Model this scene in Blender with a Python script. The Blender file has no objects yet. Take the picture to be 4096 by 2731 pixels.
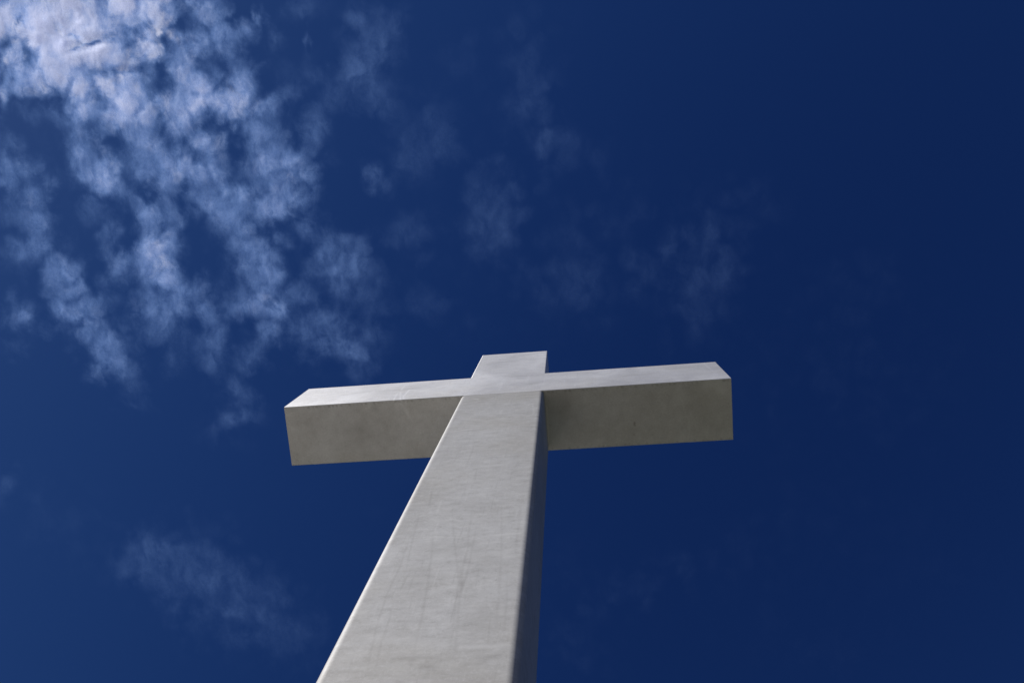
import bpy, bmesh, math, numpy as np
from mathutils import Vector, Matrix

sc = bpy.context.scene
COL = sc.collection

# ------------------------------------------------------------------ camera
cam_d = bpy.data.cameras.new('camera')
cam_d.sensor_fit = 'HORIZONTAL'; cam_d.sensor_width = 36.0
cam_d.lens = 36.0 * 3053.0 / 4096.0
cam_d.clip_start = 0.05; cam_d.clip_end = 40000
cam = bpy.data.objects.new('camera', cam_d); COL.objects.link(cam)
Fw = Vector((-0.0759, 0.1711, 0.9823)).normalized()
Rt = Vector((0.9947, 0.0817, 0.0626)); Rt = (Rt - Fw * Rt.dot(Fw)).normalized()
Up = Rt.cross(Fw)
m = Matrix((Rt, Up, -Fw)).transposed().to_4x4()
m.translation = Vector((0.8572, -2.1834, 1.6))
cam.matrix_world = m
sc.camera = cam

# ------------------------------------------------------------------ sun, sky, exposure
SUN_EL, SUN_AZ = math.radians(40), math.radians(-122)      # azimuth clockwise from +Y
sun_dir = Vector((math.sin(SUN_AZ) * math.cos(SUN_EL), math.cos(SUN_AZ) * math.cos(SUN_EL), math.sin(SUN_EL)))
SKY_TUNE = ((0.295, 1.78), (0.46, 1.85), (0.775, 1.60)); CEIL = (1.0, 1.7, 5.0)
w = bpy.data.worlds.new('World'); sc.world = w; w.use_nodes = True
wn = w.node_tree; wn.nodes.clear()
wo = wn.nodes.new('ShaderNodeOutputWorld'); bg = wn.nodes.new('ShaderNodeBackground')
sky = wn.nodes.new('ShaderNodeTexSky'); sky.sky_type = 'NISHITA'; sky.sun_disc = False
sky.sun_elevation = SUN_EL; sky.sun_rotation = SUN_AZ
sky.altitude = 1500; sky.air_density = 1.0; sky.dust_density = 0.6; sky.ozone_density = 3.0
bg.inputs['Strength'].default_value = 0.06
# deep polarised blue: each channel of the sky steepened a little, darker away from the sun
sp = wn.nodes.new('ShaderNodeSeparateColor'); cb = wn.nodes.new('ShaderNodeCombineColor')
wn.links.new(sky.outputs[0], sp.inputs[0])
for ch, (gain, ex) in enumerate(SKY_TUNE):
    pw = wn.nodes.new('ShaderNodeMath'); pw.operation = 'POWER'; wn.links.new(sp.outputs[ch], pw.inputs[0]); pw.inputs[1].default_value = ex
    ml = wn.nodes.new('ShaderNodeMath'); ml.operation = 'MULTIPLY'; wn.links.new(pw.outputs[0], ml.inputs[0]); ml.inputs[1].default_value = gain
    # soft ceiling so the horizon does not run away: x / (1 + x / c)
    dv = wn.nodes.new('ShaderNodeMath'); dv.operation = 'MULTIPLY_ADD'; wn.links.new(ml.outputs[0], dv.inputs[0]); dv.inputs[1].default_value = 1 / CEIL[ch]; dv.inputs[2].default_value = 1
    qt = wn.nodes.new('ShaderNodeMath'); qt.operation = 'DIVIDE'; wn.links.new(ml.outputs[0], qt.inputs[0]); wn.links.new(dv.outputs[0], qt.inputs[1])
    wn.links.new(qt.outputs[0], cb.inputs[ch])
wn.links.new(cb.outputs[0], bg.inputs[0])
wn.links.new(bg.outputs[0], wo.inputs[0])
sl = bpy.data.lights.new('sun', 'SUN'); sl.energy = 5.0; sl.angle = math.radians(0.53); sl.color = (1.0, 0.97, 0.93)
so = bpy.data.objects.new('sun', sl); COL.objects.link(so); so.location = (-20, -10, 30)
so.rotation_euler = sun_dir.to_track_quat('Z', 'Y').to_euler()
vs = sc.view_settings; vs.view_transform = 'Standard'; vs.look = 'None'; vs.gamma = 1.0; vs.use_curve_mapping = False
vs.exposure = 0.0
sc.cycles.transparent_max_bounces = 16

# ------------------------------------------------------------------ helpers
def link(name, me, mat=None, parent=None):
    o = bpy.data.objects.new(name, me); COL.objects.link(o)
    if mat: me.materials.append(mat)
    if parent: o.parent = parent
    return o

class NT:
    """small shader-graph writer"""
    def __init__(s, name):
        s.m = bpy.data.materials.new(name); s.m.use_nodes = True
        s.t = s.m.node_tree; s.t.nodes.clear()
        s.out = s.t.nodes.new('ShaderNodeOutputMaterial')
    def n(s, typ, ins=None, **props):
        nd = s.t.nodes.new('ShaderNode' + typ)
        for k, v in props.items(): setattr(nd, k, v)
        for k, v in (ins or {}).items():
            if isinstance(v, bpy.types.NodeSocket): s.t.links.new(v, nd.inputs[k])
            else: nd.inputs[k].default_value = v
        return nd
    def math(s, op, a, b=0.0, c=None, clamp=False):
        ins = {0: a, 1: b}
        if c is not None: ins[2] = c
        return s.n('Math', ins, operation=op, use_clamp=clamp).outputs[0]
    def ramp(s, x, a, b, lo=0.0, hi=1.0, smooth=True):
        return s.n('MapRange', {0: x, 1: a, 2: b, 3: lo, 4: hi}, interpolation_type='SMOOTHSTEP' if smooth else 'LINEAR').outputs[0]
    def noise(s, vec, scale, detail=6, rough=0.55, dist=0.0, sc3=None, off=None):
        if sc3 or off:
            mp = s.n('Mapping', {'Vector': vec, 'Scale': sc3 or (1, 1, 1), 'Location': off or (0, 0, 0)})
            vec = mp.outputs[0]
        return s.n('TexNoise', {'Vector': vec, 'Scale': scale, 'Detail': detail, 'Roughness': rough, 'Distortion': dist}).outputs[0]
    def mix(s, f, a, b, mode='MIX'):
        nd = s.n('Mix', data_type='RGBA', blend_type=mode)
        for i, v in ((0, f), (6, a), (7, b)):
            if isinstance(v, bpy.types.NodeSocket): s.t.links.new(v, nd.inputs[i])
            else: nd.inputs[i].default_value = v
        return nd.outputs[2]

rng = np.random.default_rng(7)
def vnoise(x, y, seed=0):
    """smooth value noise on arrays"""
    xi = np.floor(x).astype(np.int64); yi = np.floor(y).astype(np.int64)
    fx = x - xi; fy = y - yi
    fx = fx * fx * (3 - 2 * fx); fy = fy * fy * (3 - 2 * fy)
    def h(a, b):
        n = (a * 374761393 + b * 668265263 + seed * 1442695041) & 0xffffffff
        n = ((n ^ (n >> 13)) * 1274126177) & 0xffffffff
        return ((n ^ (n >> 16)) & 0xffff) / 65535.0
    return (h(xi, yi) * (1 - fx) + h(xi + 1, yi) * fx) * (1 - fy) + (h(xi, yi + 1) * (1 - fx) + h(xi + 1, yi + 1) * fx) * fy
def fbm(x, y, seed=0, oct=4, g=0.5):
    a, t, s_ = 1.0, 0.0, 0.0
    for k in range(oct):
        t = t + a * vnoise(x * 2 ** k + 17.3 * k, y * 2 ** k - 9.1 * k, seed + k); s_ += a; a *= g
    return t / s_

CLOUD_PUFFS = [
 (-2061,-912, 204,20, -15,73, 0.90),
 (-1803,-849, 255,25, -17,92, 0.90),
 (-1920,-779, 204,19, -19,99, 0.85),
 (-1561,-863, 166,16, -12,67, 0.85),
 (-2010,-851, 116,11, -19,93, 0.90),
 (-1835,-865, 168,16, -16,86, 0.90),
 (-1630,-858, 167,16, -14,79, 0.92),
 (-1464,-841, 100,10, -12,73, 0.85),
 (-1741,-775, 175,17, -10,56, 0.85),
 (-1914,-703, 103,10, -18,94, 0.85),
 (-1713,-703, 115,11, -14,75, 0.88),
 (-1557,-689, 47,4, -20,118, 0.85),
 (-1649,-558, 95,9, -16,89, 0.82),
 (-1861,-615, 55,5, -11,57, 0.80),
 (-1627,-407, 75,-18, 17,81, 0.65),
 (-1706,-512, 82,7, -14,76, 0.70),
 (-2144,-661, 28,3, -24,114, 0.85),
 (-1738,-642, 136,13, -9,50, 0.75),
 (-2050,-760, 96,9, -16,81, 0.45),
 (-1993,-659, 83,8, -14,69, 0.45),
 (-2078,-622, 62,6, -9,44, 0.50),
 (-1786,-532, 76,7, -15,83, 0.55),
 (-1426,-658, 50,-11, 22,97, 0.68),
 (-1355,-588, 90,41, -29,51, 0.70),
 (-1428,-519, 101,9, -8,50, 0.72),
 (-1192,-542, 57,5, -14,94, 0.72),
 (-1237,-470, 54,5, -9,63, 0.65),
 (-1434,-436, 82,7, -10,64, 0.66),
 (-1304,-520, 101,9, -8,50, 0.65),
 (-1226,-726, 120,-8, 2,49, 0.50),
 (-1328,-717, 80,8, -7,43, 0.40),
 (-1157,-738, 52,-12, 9,36, 0.50),
 (-1367,-339, 76,-47, 29,42, 0.66),
 (-1420,-265, 69,6, -11,72, 0.55),
 (-1326,-290, 55,5, -9,58, 0.50),
 (-1498,-595, 27,2, -6,38, 0.50),
 (-1119,-292, 91,41, -38,70, 0.60),
 (-1061,-169, 75,-6, 5,111, 0.62),
 (-1133,-96, 89,7, -9,66, 0.55),
 (-1117,-408, 87,8, -10,70, 0.35),
 (-1043,-497, 86,-36, 12,26, 0.48),
 (-1305,-110, 96,8, -11,73, 0.66),
 (-1382,-196, 76,6, -11,72, 0.42),
 (-1196,-233, 54,5, -8,58, 0.40),
 (-1441,-135, 62,5, -9,59, 0.30),
 (-921,-352, 45,12, -30,93, 0.25),
 (-989,-248, 63,-40, 26,37, 0.30),
 (-1856,-493, 79,-32, 22,53, 0.52),
 (-1876,-390, 63,5, -11,58, 0.50),
 (-1840,-314, 87,7, -14,78, 0.60),
 (-1786,-283, 38,-9, 13,64, 0.65),
 (-1748,-194, 63,5, -11,59, 0.33),
 (-1842,-228, 74,34, -18,30, 0.50),
 (-1644,-304, 76,7, -10,59, 0.42),
 (-1548,-296, 62,5, -14,85, 0.50),
 (-1548,-210, 55,5, -11,66, 0.55),
 (-1568,-92, 67,-3, -2,134, 0.58),
 (-1689,-129, 38,27, -36,44, 0.45),
 (-1638,-50, 77,6, -10,60, 0.42),
 (-1673,70, 107,-9, 1,58, 0.62),
 (-1819,-38, 28,13, -29,49, 0.52),
 (-1874,-130, 56,5, -9,47, 0.28),
 (-1698,-156, 28,2, -8,46, 0.30),
 (-2170,-416, 62,28, -22,35, 0.35),
 (-2129,-333, 44,30, -33,38, 0.52),
 (-2195,-291, 79,-6, -1,40, 0.48),
 (-2108,-224, 60,5, -15,73, 0.58),
 (-2127,-130, 71,6, -12,60, 0.48),
 (-2095,-32, 57,26, -30,50, 0.40),
 (-2192,15, 65,5, -11,55, 0.40),
 (-1989,-517, 24,11, -30,49, 0.33),
 (-2062,-543, 24,2, -8,38, 0.25),
 (-2000,-355, 20,2, -8,39, 0.22),
 (-2228,-166, 43,4, -11,54, 0.25),
 (-696,-608, 67,38, -79,122, 0.30),
 (-755,-502, 79,7, -8,68, 0.25),
 (-646,-467, 52,5, -8,75, 0.20),
 (-1047,-715, 31,-12, 20,45, 0.24),
 (-910,-696, 12,1, -5,37, 0.38),
 (-1104,-782, 12,-1, 1,30, 0.38),
 (-913,-818, 58,6, -4,27, 0.24),
 (-718,-757, 39,4, -6,48, 0.25),
 (-695,-158, 25,-4, 9,57, 0.32),
 (-909,-389, 27,18, -24,31, 0.25),
 (-1296,-837, 73,7, -9,61, 0.42),
 (-1235,-844, 39,4, -6,36, 0.35),
 (-1116,-604, 20,2, -2,15, 0.30),
 (-996,-599, 79,7, -5,37, 0.13),
 (-2282,273, 49,12, -26,65, 0.60),
 (-2316,221, 37,3, -7,35, 0.20),
 (-2302,409, 44,3, -4,21, 0.20),
 (-2060,85, 61,-15, 21,113, 0.48),
 (-1987,126, 43,-11, 14,73, 0.45),
 (-2069,211, 80,6, -15,77, 0.45),
 (-1993,273, 101,-26, 11,61, 0.52),
 (-1931,377, 62,-28, 38,96, 0.50),
 (-1911,472, 70,-31, 25,65, 0.42),
 (-1841,535, 38,40, -40,36, 0.30),
 (-1936,528, 51,4, -8,43, 0.25),
 (-1830,124, 35,16, -25,44, 0.55),
 (-1648,48, 113,9, -8,47, 0.62),
 (-1675,122, 67,5, -14,82, 0.55),
 (-1590,177, 49,-13, 15,73, 0.48),
 (-1619,265, 71,5, -13,76, 0.55),
 (-1718,251, 64,5, -12,70, 0.38),
 (-1687,366, 93,7, -11,63, 0.33),
 (-1484,185, 32,2, -7,41, 0.42),
 (-1495,254, 27,7, -21,60, 0.33),
 (-1460,347, 40,-18, 37,88, 0.45),
 (-1446,447, 36,3, -11,71, 0.35),
 (-1535,462, 65,5, -7,42, 0.20),
 (-1643,498, 28,7, -27,76, 0.23),
 (-1276,23, 82,-21, 16,71, 0.45),
 (-1217,103, 71,-47, 45,66, 0.45),
 (-1201,186, 84,6, -11,75, 0.48),
 (-1283,269, 108,27, -22,67, 0.52),
 (-1205,317, 77,6, -10,69, 0.50),
 (-1367,305, 42,3, -6,42, 0.30),
 (-1068,244, 56,4, -8,62, 0.25),
 (-904,222, 83,6, -9,75, 0.38),
 (-978,40, 98,45, -19,36, 0.30),
 (-844,125, 55,4, -9,74, 0.33),
 (-954,123, 62,5, -8,61, 0.22),
 (-1013,415, 110,-30, 17,74, 0.45),
 (-959,496, 98,34, -16,40, 0.38),
 (-872,537, 50,23, -13,26, 0.28),
 (-1246,454, 30,17, -47,74, 0.35),
 (-1333,512, 56,-16, 10,48, 0.30),
 (-1368,654, 43,-12, 11,52, 0.36),
 (-1438,781, 59,15, -15,46, 0.32),
 (-1459,532, 50,3, -9,57, 0.20),
 (-1834,667, 52,37, -12,15, 0.20),
 (-1881,723, 37,2, -3,15, 0.12),
 (-785,452, 58,-27, 8,19, 0.25),
 (-861,623, 49,3, -6,50, 0.20),
 (-1341,765, 34,24, -14,18, 0.13),
 (-1457,663, 69,48, -27,36, 0.08),
 (-1259,807, 69,49, -36,49, 0.08),
 (-797,251, 89,7, -10,82, 0.15),
 (-736,324, 62,5, -5,41, 0.13),
 (-1531,209, 177,13, -45,279, 0.05),
 (-45,-234, 64,17, -29,110, 0.14),
 (22,236, 89,50, -75,135, 0.13),
 (-187,67, 84,7, -17,203, 0.12),
 (342,244, 118,-58, 31,61, 0.12),
 (539,327, 97,25, -46,217, 0.14),
 (495,189, 107,48, -32,76, 0.12),
 (-332,-579, 66,6, -6,62, 0.13),
 (99,362, 169,13, -7,104, 0.09),
 (-494,-290, 114,30, -27,94, 0.22),
 (-553,-213, 84,-56, 29,40, 0.15),
 (-708,-176, 31,-3, 4,63, 0.22),
 (-269,27, 101,8, -13,151, 0.20),
 (-315,-27, 68,6, -6,67, 0.12),
 (-95,-447, 82,7, -12,158, 0.13),
 (-74,-301, 99,9, -10,129, 0.12),
 (84,-191, 99,9, -5,81, 0.13),
 (-251,-171, 84,7, -4,41, 0.10),
 (255,3, 91,7, -7,132, 0.10),
 (95,157, 101,8, -11,169, 0.07),
 (576,228, 148,12, -7,203, 0.09),
 (729,59, 97,8, -3,115, 0.07),
 (-600,68, 84,-22, 15,57, 0.22),
 (-542,175, 69,5, -4,43, 0.12),
 (274,272, 100,8, -5,102, 0.05),
 (-586,346, 105,8, -5,52, 0.18),
 (-375,441, 87,6, -5,53, 0.10),
 (-771,492, 89,6, -8,72, 0.14),
 (-855,595, 97,44, -25,50, 0.10),
 (-1887,1329, 77,35, -40,74, 0.25),
 (-1978,1396, 98,5, -12,71, 0.15),
 (-1707,1430, 149,36, -56,169, 0.21),
 (-1589,1558, 139,99, -101,139, 0.19),
 (-1400,1609, 136,6, -17,123, 0.17),
 (-1301,1737, 124,89, -73,106, 0.15),
 (-2474,987, 59,3, -14,69, 0.20),
 (-2273,1158, 182,131, -93,118, 0.12),
 (-885,1166, 46,3, -7,58, 0.05),
 (-1423,837, 112,7, -11,76, 0.10),
 (-1077,765, 110,7, -7,56, 0.05),
 (-55,1894, 108,76, -58,96, 0.10),
 (-83,1492, 79,80, -77,87, 0.06),
 (239,1587, 282,-126, 27,73, 0.12),
 (997,635, 198,14, -3,282, 0.06),
 (1162,391, 177,13, -0,152, 0.06),
 (1244,826, 263,17, 1,214, 0.05),
 (814,1442, 301,-172, 102,205, 0.04),
 (1333,1564, 273,14, 2,271, 0.04),
 (740,882, 152,10, -4,163, 0.05),
 (-45,456, 103,7, -8,105, 0.05),
 (894,1894, 213,9, -2,121, 0.06),
 (-220,1368, 91,5, -9,117, 0.03),
 (-907,-805, 83,8, -4,31, 0.15),
 (-617,-715, 66,6, -9,77, 0.15),
 (-78,-663, 97,9, -8,108, 0.10),
]
CLOUD_GAPS = [
 (-1518,-533, 15,1, -18,108, 0.85),
 (-1258,-284, 30,5, -19,77, 0.95),
 (-1756,-386, 41,-10, 9,44, 0.85),
 (-1800,-455, 27,19, -18,21, 0.50),
 (-1327,-639, 61,72, -13,9, 0.75),
 (-1413,-781, 44,-17, 6,13, 0.80),
 (-2093,-789, 27,12, -11,17, 0.70),
 (-2032,-746, 24,36, -24,14, 0.45),
 (-1983,-569, 126,1, -1,14, 0.80),
 (-1754,-745, 75,-7, 0,8, 0.75),
 (-1854,-799, 30,5, -2,8, 0.70),
 (-1813,-872, 14,9, -10,11, 0.70),
 (-1676,-640, 55,1, -1,9, 0.65),
 (-1980,-326, 36,-4, 5,151, 0.90),
 (-1485,-185, 18,1, -6,39, 0.60),
 (-1745,-32, 20,2, -13,74, 0.70),
 (-1470,-37, 31,3, -14,87, 0.85),
 (-1436,61, 42,3, -8,54, 0.70),
 (-1384,-409, 73,-38, 4,8, 0.60),
 (-1225,-411, 16,7, -18,32, 0.85),
 (-1391,-315, 13,3, -20,56, 0.30),
 (-2099,-376, 36,-3, -1,78, 0.85),
 (-2035,-866, 9,2, -15,36, 0.50),
 (-1592,-730, 40,-9, 2,8, 0.50),
 (-1524,-804, 8,1, -6,37, 0.40),
 (-1119,-673, 20,2, -6,43, 0.80),
 (-1280,-725, 38,10, -2,7, 0.50),
 (-1850,-182, 68,31, -5,8, 0.60),
 (-1927,-195, 21,2, -5,27, 0.50),
 (-1494,108, 56,25, -21,37, 0.85),
 (-1339,405, 43,3, -5,35, 0.70),
 (-1423,155, 43,-4, 2,82, 0.85),
 (-1940,305, 64,-22, 2,6, 0.60),
 (-1753,-8, 35,3, -8,47, 0.60),
 (-1630,370, 10,1, -7,42, 0.30),
 (-1291,423, 35,3, -4,28, 0.60),
 (-1239,259, 56,39, -4,6, 0.40),
 (-993,430, 62,-17, 2,7, 0.40),
 (-1590,352, 11,1, -5,28, 0.60),
]
# wear marks: face, kind, strength, width (m), polyline (m, from the underside of the beam)
SHAFT_MARKS = [
 ('front', 'stain', 0.19, 0.008, [(-0.139, -3.377), (-0.067, -3.854), (-0.0, -4.224), (0.055, -4.513), (0.089, -4.71), (0.097, -4.845), (0.11, -5.054), (0.126, -5.245), (0.141, -5.442), (0.144, -5.549)]),
 ('front', 'stain', 0.19, 0.008, [(0.02, -3.296), (0.049, -3.691), (0.067, -4.037), (0.089, -4.271), (0.086, -4.414), (0.096, -4.584), (0.112, -4.742), (0.117, -4.89), (0.138, -5.134), (0.16, -5.365), (0.177, -5.561)]),
 ('front', 'stain', 0.25, 0.012, [(0.077, -4.516), (0.103, -4.742)]),
 ('front', 'stain', 0.25, 0.01, [(0.125, -4.554), (0.121, -4.743), (0.114, -4.817)]),
 ('front', 'stain', 0.19, 0.007, [(-0.229, -3.678), (-0.181, -4.048), (-0.144, -4.319), (-0.126, -4.495), (-0.1, -4.692), (-0.088, -4.872), (-0.067, -5.066), (-0.063, -5.207), (-0.049, -5.385), (-0.034, -5.495)]),
 ('front', 'stain', 0.19, 0.006, [(-0.351, -3.819), (-0.343, -4.089), (-0.331, -4.317), (-0.323, -4.475), (-0.327, -4.639), (-0.328, -4.807), (-0.32, -4.937), (-0.313, -5.06), (-0.303, -5.189), (-0.282, -5.357), (-0.27, -5.458), (-0.247, -5.627)]),
 ('front', 'stain', 0.25, 0.008, [(-0.334, -3.165), (-0.304, -3.454)]),
 ('front', 'stain', 0.15, 0.008, [(0.244, -3.329), (0.316, -4.296), (0.341, -4.794), (0.353, -5.074), (0.36, -5.322)]),
 ('front', 'stain', 0.15, 0.009, [(0.406, -3.352), (0.405, -3.783), (0.407, -4.213), (0.415, -4.414)]),
 ('front', 'stain', 0.18, 0.007, [(-0.37, -3.47), (-0.337, -3.82), (-0.3, -4.266), (-0.268, -4.548)]),
 ('front', 'stain', 0.18, 0.006, [(-0.272, -4.856), (-0.249, -5.091), (-0.241, -5.337), (-0.208, -5.609)]),
 ('front', 'stain', 0.15, 0.007, [(0.096, -3.765), (0.113, -4.083), (0.125, -4.521), (0.131, -4.714)]),
 ('front', 'stain', 0.15, 0.006, [(0.368, -4.545), (0.396, -4.942), (0.405, -5.266)]),
 ('front', 'stain', 0.12, 0.006, [(-0.368, -5.385), (-0.349, -5.549), (-0.342, -5.661)]),
 ('front', 'stain', 0.25, 0.01, [(-0.15, -5.477), (-0.073, -5.478), (-0.009, -5.478), (0.087, -5.484)]),
 ('front', 'stain', 0.3, 0.022, [(0.022, -5.562), (0.069, -5.563)]),
 ('front', 'stain', 0.28, 0.018, [(-0.044, -5.497), (-0.043, -5.497)]),
 ('front', 'stain', 0.25, 0.014, [(0.035, -5.513), (0.036000000000000004, -5.513)]),
 ('front', 'stain', 0.15, 0.02, [(0.046, -5.644), (0.07, -5.644)]),
 ('front', 'stain', 0.15, 0.014, [(0.241, -5.55), (0.297, -5.553)]),
 ('front', 'stain', 0.18, 0.02, [(0.353, -5.494), (0.396, -5.486)]),
 ('front', 'stain', 0.16, 0.02, [(0.325, -5.529), (0.326, -5.529)]),
 ('front', 'stain', 0.2, 0.012, [(-0.043, -5.532), (-0.041999999999999996, -5.532)]),
 ('front', 'stain', 0.2, 0.011, [(-0.45, -5.572), (-0.353, -5.58), (-0.278, -5.576)]),
 ('front', 'stain', 0.2, 0.01, [(-0.455, -4.462), (-0.31, -4.456)]),
 ('front', 'stain', 0.15, 0.012, [(-0.214, -4.697), (-0.099, -4.7), (0.05, -4.729)]),
 ('front', 'stain', 0.7, 0.006, [(0.313, -4.697), (0.314, -4.697)]),
 ('front', 'stain', 0.18, 0.09, [(-0.184, -4.572), (-0.205, -4.818)]),
 ('front', 'stain', 0.18, 0.12, [(-0.135, -4.246), (0.089, -4.234)]),
 ('front', 'stain', 0.15, 0.1, [(-0.055, -3.439), (0.149, -3.565)]),
 ('front', 'stain', 0.16, 0.12, [(0.236, -4.464), (0.318, -4.507)]),
 ('front', 'stain', 0.15, 0.1, [(0.293, -5.069), (0.238, -5.192)]),
 ('front', 'scuff', 0.35, 0.012, [(-0.171, -4.029), (0.009, -4.07)]),
 ('front', 'scuff', 0.45, 0.016, [(0.231, -4.057), (0.419, -4.049)]),
 ('front', 'scuff', 0.45, 0.02, [(0.197, -5.401), (0.293, -5.399), (0.408, -5.399)]),
 ('front', 'scuff', 0.3, 0.014, [(-0.09, -4.524), (0.035, -4.511)]),
 ('front', 'scuff', 0.4, 0.008, [(0.191, -4.772), (0.27, -4.742)]),
 ('front', 'scuff', 0.25, 0.01, [(-0.039, -5.127), (0.023, -5.08)]),
 ('front', 'scuff', 0.35, 0.014, [(0.065, -3.892), (0.135, -3.879)]),
 ('front', 'scuff', 0.4, 0.014, [(-0.099, -3.74), (-0.029, -3.782)]),
 ('front', 'scuff', 0.25, 0.03, [(-0.046, -4.788), (0.061, -4.753)]),
 ('front', 'scuff', 0.35, 0.008, [(-0.485, -3.223), (-0.4, -3.249)]),
 ('front', 'scuff', 0.3, 0.01, [(-0.221, -3.609), (-0.226, -3.364)]),
 ('front', 'scuff', 0.8, 0.006, [(-0.084, -5.164), (-0.083, -5.164)]),
 ('front', 'scuff', 0.25, 0.04, [(-0.289, -5.275), (-0.072, -5.349), (0.095, -5.372)]),
 ('front', 'scuff', 0.22, 0.05, [(-0.436, -5.469), (-0.366, -5.441)]),
 ('front', 'scuff', 0.2, 0.05, [(-0.1, -4.359), (-0.045, -4.293)]),
 ('front', 'scuff', 0.2, 0.06, [(-0.438, -4.395), (-0.411, -4.216)]),
 ('front', 'scuff', 0.2, 0.04, [(0.143, -4.35), (0.304, -4.331), (0.39, -4.411)]),
 ('front', 'scuff', 0.3, 0.006, [(0.295, -4.975), (0.323, -5.045)]),
 ('front', 'scuff', 0.35, 0.016, [(-0.218, -1.377), (-0.1, -1.356), (0.02, -1.359)]),
 ('front', 'scuff', 0.35, 0.016, [(-0.389, -1.488), (-0.221, -1.468)]),
 ('front', 'scuff', 0.3, 0.02, [(-0.09, -1.584), (0.101, -1.557)]),
 ('front', 'scuff', 0.35, 0.014, [(0.272, -1.367), (0.376, -1.343)]),
 ('front', 'scuff', 0.4, 0.02, [(-0.325, -0.19), (-0.276, -0.218)]),
 ('front', 'scuff', 0.35, 0.012, [(0.384, -0.657), (0.409, -0.852), (0.408, -1.033)]),
 ('front', 'stain', 0.2, 0.06, [(-0.147, -1.032), (0.333, -0.965)]),
]
POST_MARKS = [
 ('front', 'stain', 0.15, 0.05, [(-0.327, 1.82), (-0.168, 1.926), (0.011, 1.913)]),
 ('front', 'stain', 0.15, 0.05, [(-0.0, 2.248), (0.378, 2.412)]),
 ('front', 'stain', 0.15, 0.05, [(-0.032, 0.939), (0.405, 0.846)]),
 ('front', 'stain', 0.18, 0.06, [(0.337, 0.411), (0.449, 0.449)]),
 ('front', 'scuff', 0.2, 0.02, [(-0.048, 0.591), (-0.054, 0.148)]),
 ('front', 'scuff', 0.2, 0.02, [(0.289, 1.016), (0.269, 0.501)]),
]
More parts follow.
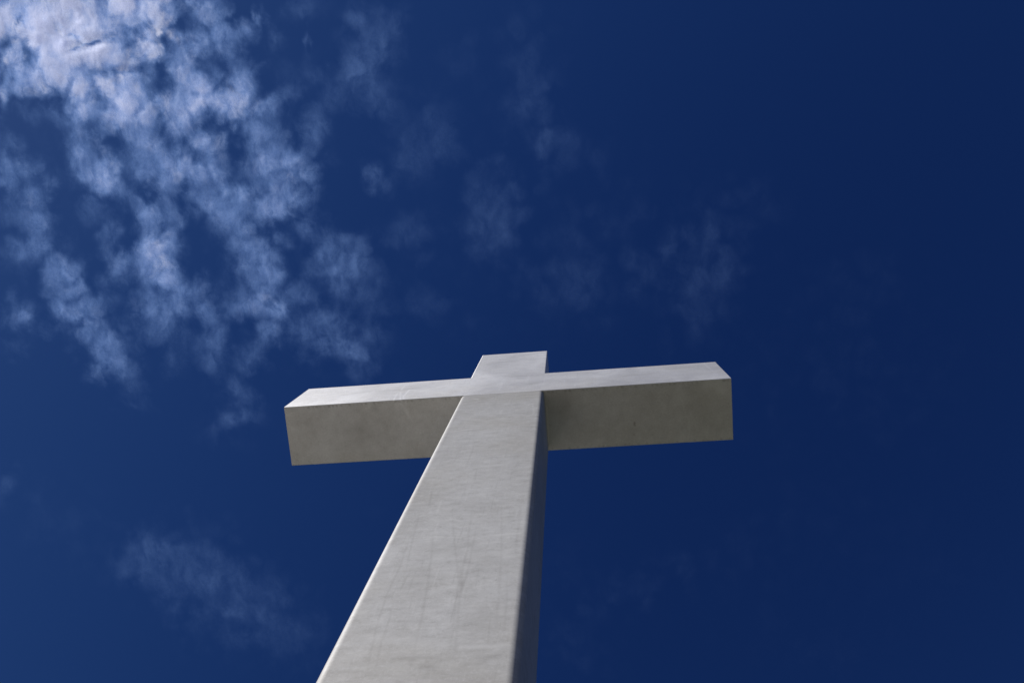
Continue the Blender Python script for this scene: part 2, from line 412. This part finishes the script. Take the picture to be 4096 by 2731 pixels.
BEAM_MARKS = [
 ('front', 'scuff', 0.5, 0.012, [(-1.369, 0.368), (-1.354, 0.12), (-1.34, -0.001)]),
 ('front', 'scuff', 0.5, 0.012, [(-1.343, 0.411), (-1.257, 0.001)]),
 ('front', 'scuff', 0.5, 0.012, [(-1.242, 0.496), (-1.255, 0.19), (-1.224, 0.039)]),
 ('front', 'scuff', 0.35, 0.012, [(-1.363, 0.783), (-1.353, 0.516)]),
 ('front', 'scuff', 0.4, 0.014, [(-1.236, 0.494), (-1.153, 0.451)]),
 ('front', 'scuff', 0.3, 0.02, [(-2.296, 0.461), (-2.23, 0.494)]),
 ('front', 'scuff', 0.25, 0.02, [(-1.768, 0.083), (-1.716, 0.165)]),
 ('front', 'scuff', 0.25, 0.03, [(-0.883, 0.543), (-0.769, 0.617)]),
 ('front', 'scuff', 0.3, 0.02, [(-0.617, 0.072), (-0.522, 0.071)]),
 ('front', 'stain', 0.15, 0.05, [(-1.635, 0.54), (-1.136, 0.56)]),
 ('front', 'stain', 0.15, 0.04, [(-2.12, 0.465), (-1.77, 0.577)]),
 ('front', 'scuff', 0.25, 0.03, [(1.151, 0.6), (1.292, 0.53)]),
 ('front', 'scuff', 0.3, 0.012, [(2.566, 0.909), (2.586, 0.439)]),
 ('front', 'scuff', 0.25, 0.02, [(1.715, 0.219), (2.011, 0.185)]),
 ('front', 'scuff', 0.2, 0.03, [(2.399, 0.441), (2.63, 0.425)]),
 ('front', 'stain', 0.15, 0.05, [(1.338, 0.489), (1.818, 0.509)]),
 ('front', 'stain', 0.12, 0.05, [(2.083, 0.709), (2.455, 0.765)]),
 ('under', 'scuff', 0.25, 0.03, [(-1.318, 0.038), (-1.299, 0.112)]),
 ('under', 'scuff', 0.25, 0.022, [(-1.26, 0.048), (-1.211, 0.124), (-1.182, 0.186)]),
 ('under', 'scuff', 0.16, 0.01, [(-1.182, 0.186), (-1.128, 0.299)]),
 ('under', 'scuff', 0.22, 0.02, [(-1.2, 0.04), (-1.185, 0.162)]),
 ('under', 'scuff', 0.12, 0.02, [(-2.495, 0.614), (-2.494, 0.614)]),
 ('under', 'scuff', 0.22, 0.06, [(1.016, 0.067), (1.005, 0.245)]),
 ('under', 'scuff', 0.18, 0.04, [(0.878, 0.082), (0.869, 0.212)]),
 ('under', 'scuff', 0.3, 0.05, [(2.101, 0.063), (2.117, 0.14), (2.124, 0.223)]),
 ('under', 'scuff', 0.22, 0.012, [(2.133, 0.224), (2.161, 0.367), (2.207, 0.489), (2.2, 0.655), (2.186, 0.714)]),
 ('under', 'scuff', 0.28, 0.06, [(2.455, 0.04), (2.403, 0.095)]),
 ('under', 'scuff', 0.28, 0.05, [(2.55, 0.052), (2.575, 0.136)]),
 ('under', 'scuff', 0.25, 0.04, [(2.609, 0.114), (2.63, 0.151)]),
 ('under', 'scuff', 0.45, 0.009, [(0.512, 0.069), (0.521, 0.309), (0.506, 0.743)]),
 ('under', 'scuff', 0.12, 0.04, [(2.377, 0.631), (2.464, 0.72)]),
 ('under', 'rust', 0.4, 0.012, [(1.559, 0.469), (1.558, 0.497)]),
 ('under', 'rust', 0.3, 0.012, [(1.543, 0.616), (1.5439999999999998, 0.616)]),
 ('under', 'stain', 0.25, 0.012, [(1.768, 0.628), (1.769, 0.628)]),
 ('under', 'rust', 0.07, 0.14, [(2.293, 0.187), (2.294, 0.187)]),
 ('under', 'rust', 0.08, 0.16, [(0.687, 0.176), (0.6880000000000001, 0.176)]),
 ('under', 'rust', 0.06, 0.14, [(1.751, 0.175), (1.7519999999999998, 0.175)]),
 ('under', 'rust', 0.09, 0.15, [(-2.42, 0.18), (-2.419, 0.18)]),
 ('under', 'rust', 0.07, 0.12, [(-1.892, 0.116), (-1.891, 0.116)]),
 ('under', 'rust', 0.06, 0.2, [(-1.843, 0.413), (-1.842, 0.413)]),
 ('under', 'stain', 0.1, 0.25, [(0.71, 0.345), (0.711, 0.345)]),
 ('under', 'stain', 0.15, 0.26, [(-1.852, 0.388), (-1.546, 0.346)]),
 ('under', 'stain', 0.2, 0.05, [(-1.589, 0.087), (-1.588, 0.087)]),
]

# ------------------------------------------------------------------ ground (out of view), plus a pale disc added for bounce light
def disc(name, r, z, seg, mat, inner=None):
    bm = bmesh.new()
    bmesh.ops.create_circle(bm, cap_ends=True, radius=r, segments=seg)
    me = bpy.data.meshes.new(name); bm.to_mesh(me); bm.free()
    o = link(name, me, mat); o.location = (0, 0, z); o['kind'] = 'structure'; return o
g = NT('lawn'); tc = g.n('TexCoord').outputs['Object']
gn = g.noise(tc, 0.6, 8); gn2 = g.noise(tc, 30, 4)
gc = g.mix(gn, (0.016, 0.024, 0.009, 1), (0.03, 0.035, 0.015, 1)); gc = g.mix(gn2, gc, (0.04, 0.042, 0.022, 1))
b = g.n('BsdfPrincipled', {'Base Color': gc, 'Roughness': 0.95}); g.t.links.new(b.outputs[0], g.out.inputs[0])
disc('ground', 20000, 0, 96, g.m)
g = NT('bounce_paving'); tc = g.n('TexCoord').outputs['Object']  # invented pale paving, toned for the light it throws up
br = g.n('TexBrick', {'Vector': tc, 'Color1': (0.36, 0.335, 0.30, 1), 'Color2': (0.32, 0.30, 0.265, 1), 'Mortar': (0.25, 0.23, 0.2, 1),
                      'Scale': 1.0, 'Mortar Size': 0.012, 'Brick Width': 0.8, 'Row Height': 0.8}, offset=0.0)
pc = g.mix(g.noise(tc, 1.3, 7), br.outputs[0], (0.27, 0.25, 0.22, 1))
b = g.n('BsdfPrincipled', {'Base Color': pc, 'Roughness': 0.85}); g.t.links.new(b.outputs[0], g.out.inputs[0])
disc('bounce_disc', 9.8, 0.004, 96, g.m).location = (-6.1, -3.0, 0.004)  # unseen added disc, sized and shifted to bounce light onto the arm undersides

# ------------------------------------------------------------------ cross
W, D = 0.5, 0.7543            # half width, depth
ZB, HB, ZT = 10.5475, 0.9589, 2.5246   # underside of the beam, beam height, top above the underside
LA = 2.719                    # half span

def metal(name, tone=1.0, metallic=0.7, spec=0.25, mk=0.45):
    g = NT(name); tc = g.n('TexCoord').outputs['Object']
    sep = g.n('SeparateXYZ', {0: tc}); X, Y, Z = sep.outputs
    geo = g.n('NewGeometry').outputs['Normal']
    # brushing: fine horizontal grain (across the shaft, along the beam)
    brush = g.noise(tc, 9, 8, 0.62, 0.3, sc3=(0.35, 0.35, 2.6))
    brush2 = g.noise(tc, 60, 4, 0.6, 0.0, sc3=(0.12, 0.12, 1.6))
    cloud = g.noise(tc, 1.1, 6, 0.6, 0.6, sc3=(1.0, 1.0, 0.8), off=(3, 1, 7))
    speck = g.noise(tc, 45, 6, 0.7)
    mott = g.noise(tc, 11, 8, 0.7, 0.1, sc3=(0.7, 0.7, 1.3), off=(5, 5, 5))
    col = g.mix(g.ramp(cloud, 0.35, 0.68), (0.56 * tone, 0.555 * tone, 0.55 * tone, 1), (0.63 * tone, 0.63 * tone, 0.635 * tone, 1))
    col = g.mix(g.math('MULTIPLY', g.ramp(mott, 0.5, 0.64), mk), col, (0.74 * tone, 0.74 * tone, 0.74 * tone, 1))
    col = g.mix(g.math('MULTIPLY', g.ramp(mott, 0.49, 0.35), mk), col, (0.44 * tone, 0.435 * tone, 0.43 * tone, 1))
    fine = g.noise(tc, 110, 3, 0.6)
    col = g.mix(g.math('MULTIPLY', g.ramp(fine, 0.55, 0.72), mk), col, (0.82 * tone, 0.82 * tone, 0.83 * tone, 1))
    runs = g.noise(tc, 16, 5, 0.65, 0.4, sc3=(2.2, 1.0, 0.10), off=(2, 8, 4))      # faint vertical rain runs
    col = g.mix(g.math('MULTIPLY', g.ramp(runs, 0.58, 0.70), 0.45 * mk), col, (0.36 * tone, 0.355 * tone, 0.35 * tone, 1))
    col = g.mix(g.math('MULTIPLY', g.ramp(runs, 0.42, 0.30), 0.5 * mk), col, (0.80 * tone, 0.80 * tone, 0.81 * tone, 1))
    # dull warm film in patches
    film = g.ramp(g.noise(tc, 0.9, 4, 0.5, 0.4, off=(9, 4, 2)), 0.5, 0.75)
    col = g.mix(g.math('MULTIPLY', film, 0.3), col, (0.47 * tone, 0.44 * tone, 0.38 * tone, 1))
    sm = g.ramp(brush, 0.48, 0.75)
    col = g.mix(g.math('MULTIPLY', sm, 0.18), col, (0.72 * tone, 0.73 * tone, 0.75 * tone, 1))
    col = g.mix(g.math('MULTIPLY', g.ramp(speck, 0.52, 0.68), 0.35), col, (0.75 * tone, 0.75 * tone, 0.76 * tone, 1))
    col = g.mix(g.math('MULTIPLY', g.ramp(speck, 0.46, 0.32), 0.28), col, (0.36 * tone, 0.35 * tone, 0.34 * tone, 1))
    # painted-on wear held in the mesh: dark run-off stains and pale scuffs
    sd = g.n('Attribute', attribute_name='stain').outputs['Fac']
    sl_ = g.n('Attribute', attribute_name='scuff').outputs['Fac']
    sr = g.n('Attribute', attribute_name='rust').outputs['Fac']
    brk = g.ramp(g.noise(tc, 7, 5, 0.6), 0.3, 0.6, 0.45, 1.0)
    col = g.mix(g.math('MULTIPLY', sd, brk), col, (0.22, 0.21, 0.20, 1))
    col = g.mix(g.math('MULTIPLY', sl_, brk), col, (0.8 * tone, 0.8 * tone, 0.8 * tone, 1))
    col = g.mix(sr, col, (0.12, 0.06, 0.025, 1))
    rough = g.math('ADD', g.ramp(brush, 0.3, 0.7, 0.56, 0.50), g.math('MULTIPLY', cloud, 0.16))
    hgt = g.math('ADD', g.math('MULTIPLY', brush2, 0.06), g.math('MULTIPLY', g.noise(tc, 0.8, 2, 0.4, off=(1, 5, 3)), 1.2))
    bump = g.n('Bump', {'Strength': 0.35, 'Distance': 0.004, 'Height': hgt}).outputs[0]
    p = g.n('BsdfPrincipled', {'Base Color': col, 'Metallic': metallic, 'Roughness': rough, 'Normal': bump, 'Specular IOR Level': spec})
    g.t.links.new(p.outputs[0], g.out.inputs[0])
    return g.m
M_METAL = metal('brushed_metal', 1.22, 0.82, 0.25, 0.26)
M_SHAFT = metal('weathered_metal', 0.78, 0.12, 0.1, 0.48)

def rounded_prism(x0, x1, y0, y1, z0, z1, r, nseg, nx, ny, nz, axis='z', caps=(True, True)):
    """box whose four long edges (along axis) are rounded, walls cut into a grid; returns verts, faces"""
    prof = []
    if axis == 'z': A0, A1, B0, B1, L0, L1, na, nb, nl = x0, x1, y0, y1, z0, z1, nx, ny, nz
    else:           A0, A1, B0, B1, L0, L1, na, nb, nl = y0, y1, z0, z1, x0, x1, ny, nz, nx
    corners = [((A1 - r, B0 + r), -90), ((A1 - r, B1 - r), 0), ((A0 + r, B1 - r), 90), ((A0 + r, B0 + r), 180)]
    cnt = [nb, na, nb, na]
    for i, ((ca, cb), a0) in enumerate(corners):
        for k in range(nseg + 1):
            a = math.radians(a0 + 90 * k / nseg); prof.append((ca + r * math.cos(a), cb + r * math.sin(a)))
        (na_, nb_), b0 = corners[(i + 1) % 4]
        a = math.radians(b0); s = prof[-1]; e = (na_ + r * math.cos(a), nb_ + r * math.sin(a))
        for k in range(1, cnt[i]):
            t = k / cnt[i]; prof.append((s[0] + (e[0] - s[0]) * t, s[1] + (e[1] - s[1]) * t))
    P = np.array(prof); n = len(P); ls = np.linspace(L0, L1, nl + 1)
    V = np.zeros((nl + 1, n, 3))
    if axis == 'z': V[..., 0] = P[:, 0]; V[..., 1] = P[:, 1]; V[..., 2] = ls[:, None]
    else:           V[..., 1] = P[:, 0]; V[..., 2] = P[:, 1]; V[..., 0] = ls[:, None]
    V = V.reshape(-1, 3)
    i, j = np.meshgrid(np.arange(nl), np.arange(n), indexing='ij'); j2 = (j + 1) % n
    Fq = np.stack([i * n + j, i * n + j2, (i + 1) * n + j2, (i + 1) * n + j], -1).reshape(-1, 4)
    return V, Fq, n, nl

def mesh_from(name, V, Fq, n, nl, caps=(True, True)):
    me = bpy.data.meshes.new(name)
    faces = [tuple(map(int, f)) for f in Fq]
    V = list(map(tuple, V)); top = V[nl * n:nl * n + n]; bot = V[:n]          # caps on vertices of their own
    if caps[0]: faces.append(tuple(range(len(V), len(V) + n))[::-1]); V += bot
    if caps[1]: faces.append(tuple(range(len(V), len(V) + n))); V += top
    me.from_pydata(V, [], faces); me.update()
    me.polygons.foreach_set('use_smooth', [True] * (len(me.polygons)))
    for k in range(len(Fq), len(faces)): me.polygons[k].use_smooth = False
    return me

def segdist(px, py, pts):
    """distance of points to a polyline"""
    d = np.full(px.shape, 1e9)
    for (ax, ay), (bx, by) in zip(pts[:-1], pts[1:]):
        dx, dy = bx - ax, by - ay; L = dx * dx + dy * dy + 1e-12
        t = np.clip(((px - ax) * dx + (py - ay) * dy) / L, 0, 1)
        d = np.minimum(d, np.hypot(px - ax - t * dx, py - ay - t * dy))
    return d
def attr(me, name, val):
    a = me.attributes.new(name, 'FLOAT', 'POINT'); a.data.foreach_set('value', np.clip(val, 0, 1).astype(np.float32))

root = bpy.data.objects.new('monument_cross', None); COL.objects.link(root)
root['label'] = 'tall pale grey metal cross seen from its foot against the blue sky'
root['category'] = 'cross'

# DETAIL
def paint(me, lines):
    n = len(me.vertices); co = np.empty(n * 3); me.vertices.foreach_get('co', co); co = co.reshape(-1, 3)
    ch = {'stain': np.zeros(n), 'scuff': np.zeros(n), 'rust': np.zeros(n)}
    for face, kind, amp, wd, pts in lines:
        if face == 'front': sel = co[:, 1] < 0.02; u, v = co[:, 0], co[:, 2]
        else:               sel = co[:, 2] < 0.012; u, v = co[:, 0], co[:, 1]     # underside of the beam
        d = segdist(u[sel], v[sel], pts)
        L = math.hypot(pts[-1][0] - pts[0][0], pts[-1][1] - pts[0][1]); fade = 1.0
        if L > 0.5:                                                   # long runs fade in and out
            s_ = ((u[sel] - pts[0][0]) * (pts[-1][0] - pts[0][0]) + (v[sel] - pts[0][1]) * (pts[-1][1] - pts[0][1])) / L / L
            fade = np.clip(s_ / 0.3, 0, 1) * np.clip((1.05 - s_) / 0.25, 0, 1)
        a = np.zeros(n); a[sel] = amp * np.exp(-(d / wd) ** 2) * fade
        ch[kind] = 1 - (1 - ch[kind]) * (1 - np.clip(a, 0, 1))
    for k, v in ch.items(): attr(me, k, v)

# shaft, from the ground to the underside of the beam (object origin at the underside)
V, Fq, n, nl = rounded_prism(-W - 0.011, W + 0.002, 0, D, -ZB, 0, 0.055, 8, 150, 4, 900)
me = mesh_from('shaft', V, Fq, n, nl); paint(me, SHAFT_MARKS)
o = link('shaft', me, M_SHAFT, root); o.location = (0, 0, ZB)
# upper post, running on from the shaft past the arms
V, Fq, n, nl = rounded_prism(-W, W, -0.001, D, 0, ZT, 0.012, 6, 100, 4, 200)
me = mesh_from('upper_post', V, Fq, n, nl); paint(me, POST_MARKS + BEAM_MARKS)
o = link('upper_post', me, M_METAL, root); o.location = (0, 0, ZB)
# the two arms, 2 mm proud of the post, with a row of small dark weld pits along their lower edges
pits = []
for x in np.arange(-LA + 0.3, LA - 0.02, 0.052):
    if rng.random() < 0.72: pits.append(('under', 'stain', float(rng.uniform(.15, .5)), 0.011, [(x, 0.022), (x + float(rng.uniform(0.002, .02)), 0.024)]))
    if x > 0.5 and rng.random() < 0.6: pits.append(('under', 'stain', float(rng.uniform(.1, .35)), 0.010, [(x, D - 0.022), (x + 0.008, D - 0.022)]))
for x0, x1 in ((-LA, -W + 0.014), (W - 0.014, LA)):
    V, Fq, n, nl = rounded_prism(x0, x1, -0.0014, D + 0.001, -0.001, HB, 0.006, 3, 240, 76, 60, axis='x')
    me = mesh_from('arm', V, Fq, n, nl); paint(me, BEAM_MARKS + pits)
    o = link('arm', me, M_METAL, root); o.location = (0, 0, ZB)

# ------------------------------------------------------------------ clouds: a thin broken deck about 3 km up, three leaves deep
H0 = 3000.0
def cloud_deck():
    step = 9.0
    xs = np.arange(-3300, 2500, step); ys = np.arange(-1500, 3200, step)
    X, Y = np.meshgrid(xs, ys, indexing='ij')
    verts = []; faces = []; shp = []; thk = []; base = 0
    for layer in range(3):
        amp_w = 55
        wx = X + amp_w * (fbm(X / 120, Y / 120, 11 + layer) - 0.5) * 2 + 18 * (fbm(X / 30, Y / 30, 31 + layer) - .5) * 2
        wy = Y + amp_w * (fbm(X / 120, Y / 120, 51 + layer) - 0.5) * 2 + 18 * (fbm(X / 30, Y / 30, 71 + layer) - .5) * 2
        S = np.zeros_like(X); T = np.ones_like(X); started = False      # T: clear share, then thickness once the gaps start
        for gap, (cx, cy, a1, a2, b1, b2, am) in [(0, p_) for p_ in CLOUD_PUFFS] + [(1, p_) for p_ in CLOUD_GAPS]:
            det = a1 * b2 - a2 * b1
            al_ = 0.62 * am ** 1.78; R = max(math.hypot(a1, a2), math.hypot(b1, b2)) * 2.2 + 150
            i0, i1 = np.searchsorted(xs, (cx - R, cx + R)); j0, j1 = np.searchsorted(ys, (cy - R, cy + R))
            if i0 >= i1 or j0 >= j1: continue
            dx = wx[i0:i1, j0:j1] - cx; dy = wy[i0:i1, j0:j1] - cy
            u = (dx * b2 - dy * b1) / det; v = (a1 * dy - a2 * dx) / det
            g_ = np.exp(-(u * u + v * v) * 0.62)
            if gap:
                if T is not None and not started: T = 1 - T; started = True
                S[i0:i1, j0:j1] *= 1 - am * 0.75 * g_; T[i0:i1, j0:j1] *= 1 - am * g_
                continue
            S[i0:i1, j0:j1] = np.maximum(S[i0:i1, j0:j1], g_ * (0.5 if am < 0.13 else 1.0))
            T[i0:i1, j0:j1] *= 1 - al_ * np.clip(g_ * 1.25, 0, 1)
        T = 1 - (1 - np.clip(T, 0, 1)) ** 0.5      # split over the three leaves
        keep = (S > 0.05)
        kf = keep[:-1, :-1] | keep[1:, :-1] | keep[:-1, 1:] | keep[1:, 1:]
        idx = -np.ones(X.shape, np.int64)
        use = np.zeros(X.shape, bool); use[:-1, :-1] |= kf; use[1:, :-1] |= kf; use[:-1, 1:] |= kf; use[1:, 1:] |= kf
        idx[use] = np.arange(use.sum()) + base
        Z = H0 + (layer - 1) * 35 + 30 * (fbm(X / 150, Y / 150, 90 + layer) - 0.5) + S * 20 * (1 - layer)
        verts.append(np.stack([X[use], Y[use], Z[use]], -1)); shp.append(S[use]); thk.append(T[use])
        a, b_, c, d = idx[:-1, :-1][kf], idx[1:, :-1][kf], idx[1:, 1:][kf], idx[:-1, 1:][kf]
        faces.append(np.stack([a, b_, c, d], -1)); base += use.sum()
    V = np.concatenate(verts); Fq = np.concatenate(faces)
    me = bpy.data.meshes.new('clouds')
    me.vertices.add(len(V)); me.vertices.foreach_set('co', V.astype(np.float32).ravel())
    me.loops.add(len(Fq) * 4); me.loops.foreach_set('vertex_index', Fq.astype(np.int32).ravel())
    me.polygons.add(len(Fq)); me.polygons.foreach_set('loop_start', np.arange(0, len(Fq) * 4, 4, dtype=np.int32))
    me.update(calc_edges=True)
    me.polygons.foreach_set('use_smooth', [True] * len(Fq))
    attr(me, 'shape', np.concatenate(shp)); attr(me, 'thick', np.concatenate(thk))
    return me
g = NT('cloud'); tc = g.n('TexCoord').outputs['Object']
S = g.n('Attribute', attribute_name='shape').outputs['Fac']; T = g.n('Attribute', attribute_name='thick').outputs['Fac']
warp = g.n('TexNoise', {'Vector': tc, 'Scale': 0.009, 'Detail': 6.0, 'Roughness': 0.58}).outputs['Color']
wv = g.n('VectorMath', {0: warp, 1: (0.5, 0.5, 0.5)}, operation='SUBTRACT').outputs[0]
wv = g.n('VectorMath', {0: wv, 'Scale': 110.0}, operation='SCALE').outputs[0]
tv = g.n('VectorMath', {0: tc, 1: wv}, operation='ADD').outputs[0]
n1 = g.noise(tv, 0.0088, 10, 0.6, sc3=(1.0, 0.62, 1.0), off=(40, 11, 3))                      # lumps and ragged edges
n2 = g.noise(tv, 0.03, 9, 0.72, sc3=(1.0, 0.45, 1.0), off=(300, 40, 9))    # fibres
vo = g.n('TexVoronoi', {'Vector': tv, 'Scale': 0.012, 'Detail': 0.0}, feature='F1').outputs['Distance']
puff = g.ramp(vo, 0.75, 0.15)                          # rounded billows with darker seams between them
cover = g.math('ADD', S, g.math('MULTIPLY', g.math('SUBTRACT', n1, 0.5), 2.3))
cover = g.math('ADD', cover, g.math('MULTIPLY', g.math('SUBTRACT', puff, 0.5), 0.45))
cover = g.ramp(cover, 0.02, 0.92)
fl = g.ramp(T, 0.05, 0.5, 0.2, 0.6)
ft = g.ramp(n2, 0.30, 0.70)
fib = g.math('ADD', g.math('MULTIPLY', ft, g.math('SUBTRACT', 1.25, fl)), fl)
fib = g.math('MULTIPLY', fib, g.math('ADD', g.math('MULTIPLY', puff, 0.45), 0.62))
al = g.math('MULTIPLY', g.math('MULTIPLY', cover, T), fib)
al = g.math('MINIMUM', al, 0.9)
ccol = g.mix(g.ramp(al, 0.0, 0.6), (0.29, 0.50, 0.95, 1), (0.77, 0.81, 0.96, 1))   # thinnest veil is bluest
tr = g.n('BsdfTranslucent', {'Color': ccol}); df = g.n('BsdfDiffuse', {'Color': ccol})
ad = g.n('MixShader', {0: 0.15, 1: tr.outputs[0], 2: df.outputs[0]})
tp = g.n('BsdfTransparent')
mx = g.n('MixShader', {0: al, 1: tp.outputs[0], 2: ad.outputs[0]}); g.t.links.new(mx.outputs[0], g.out.inputs[0])
co_ = link('clouds', cloud_deck(), g.m); co_['kind'] = 'stuff'
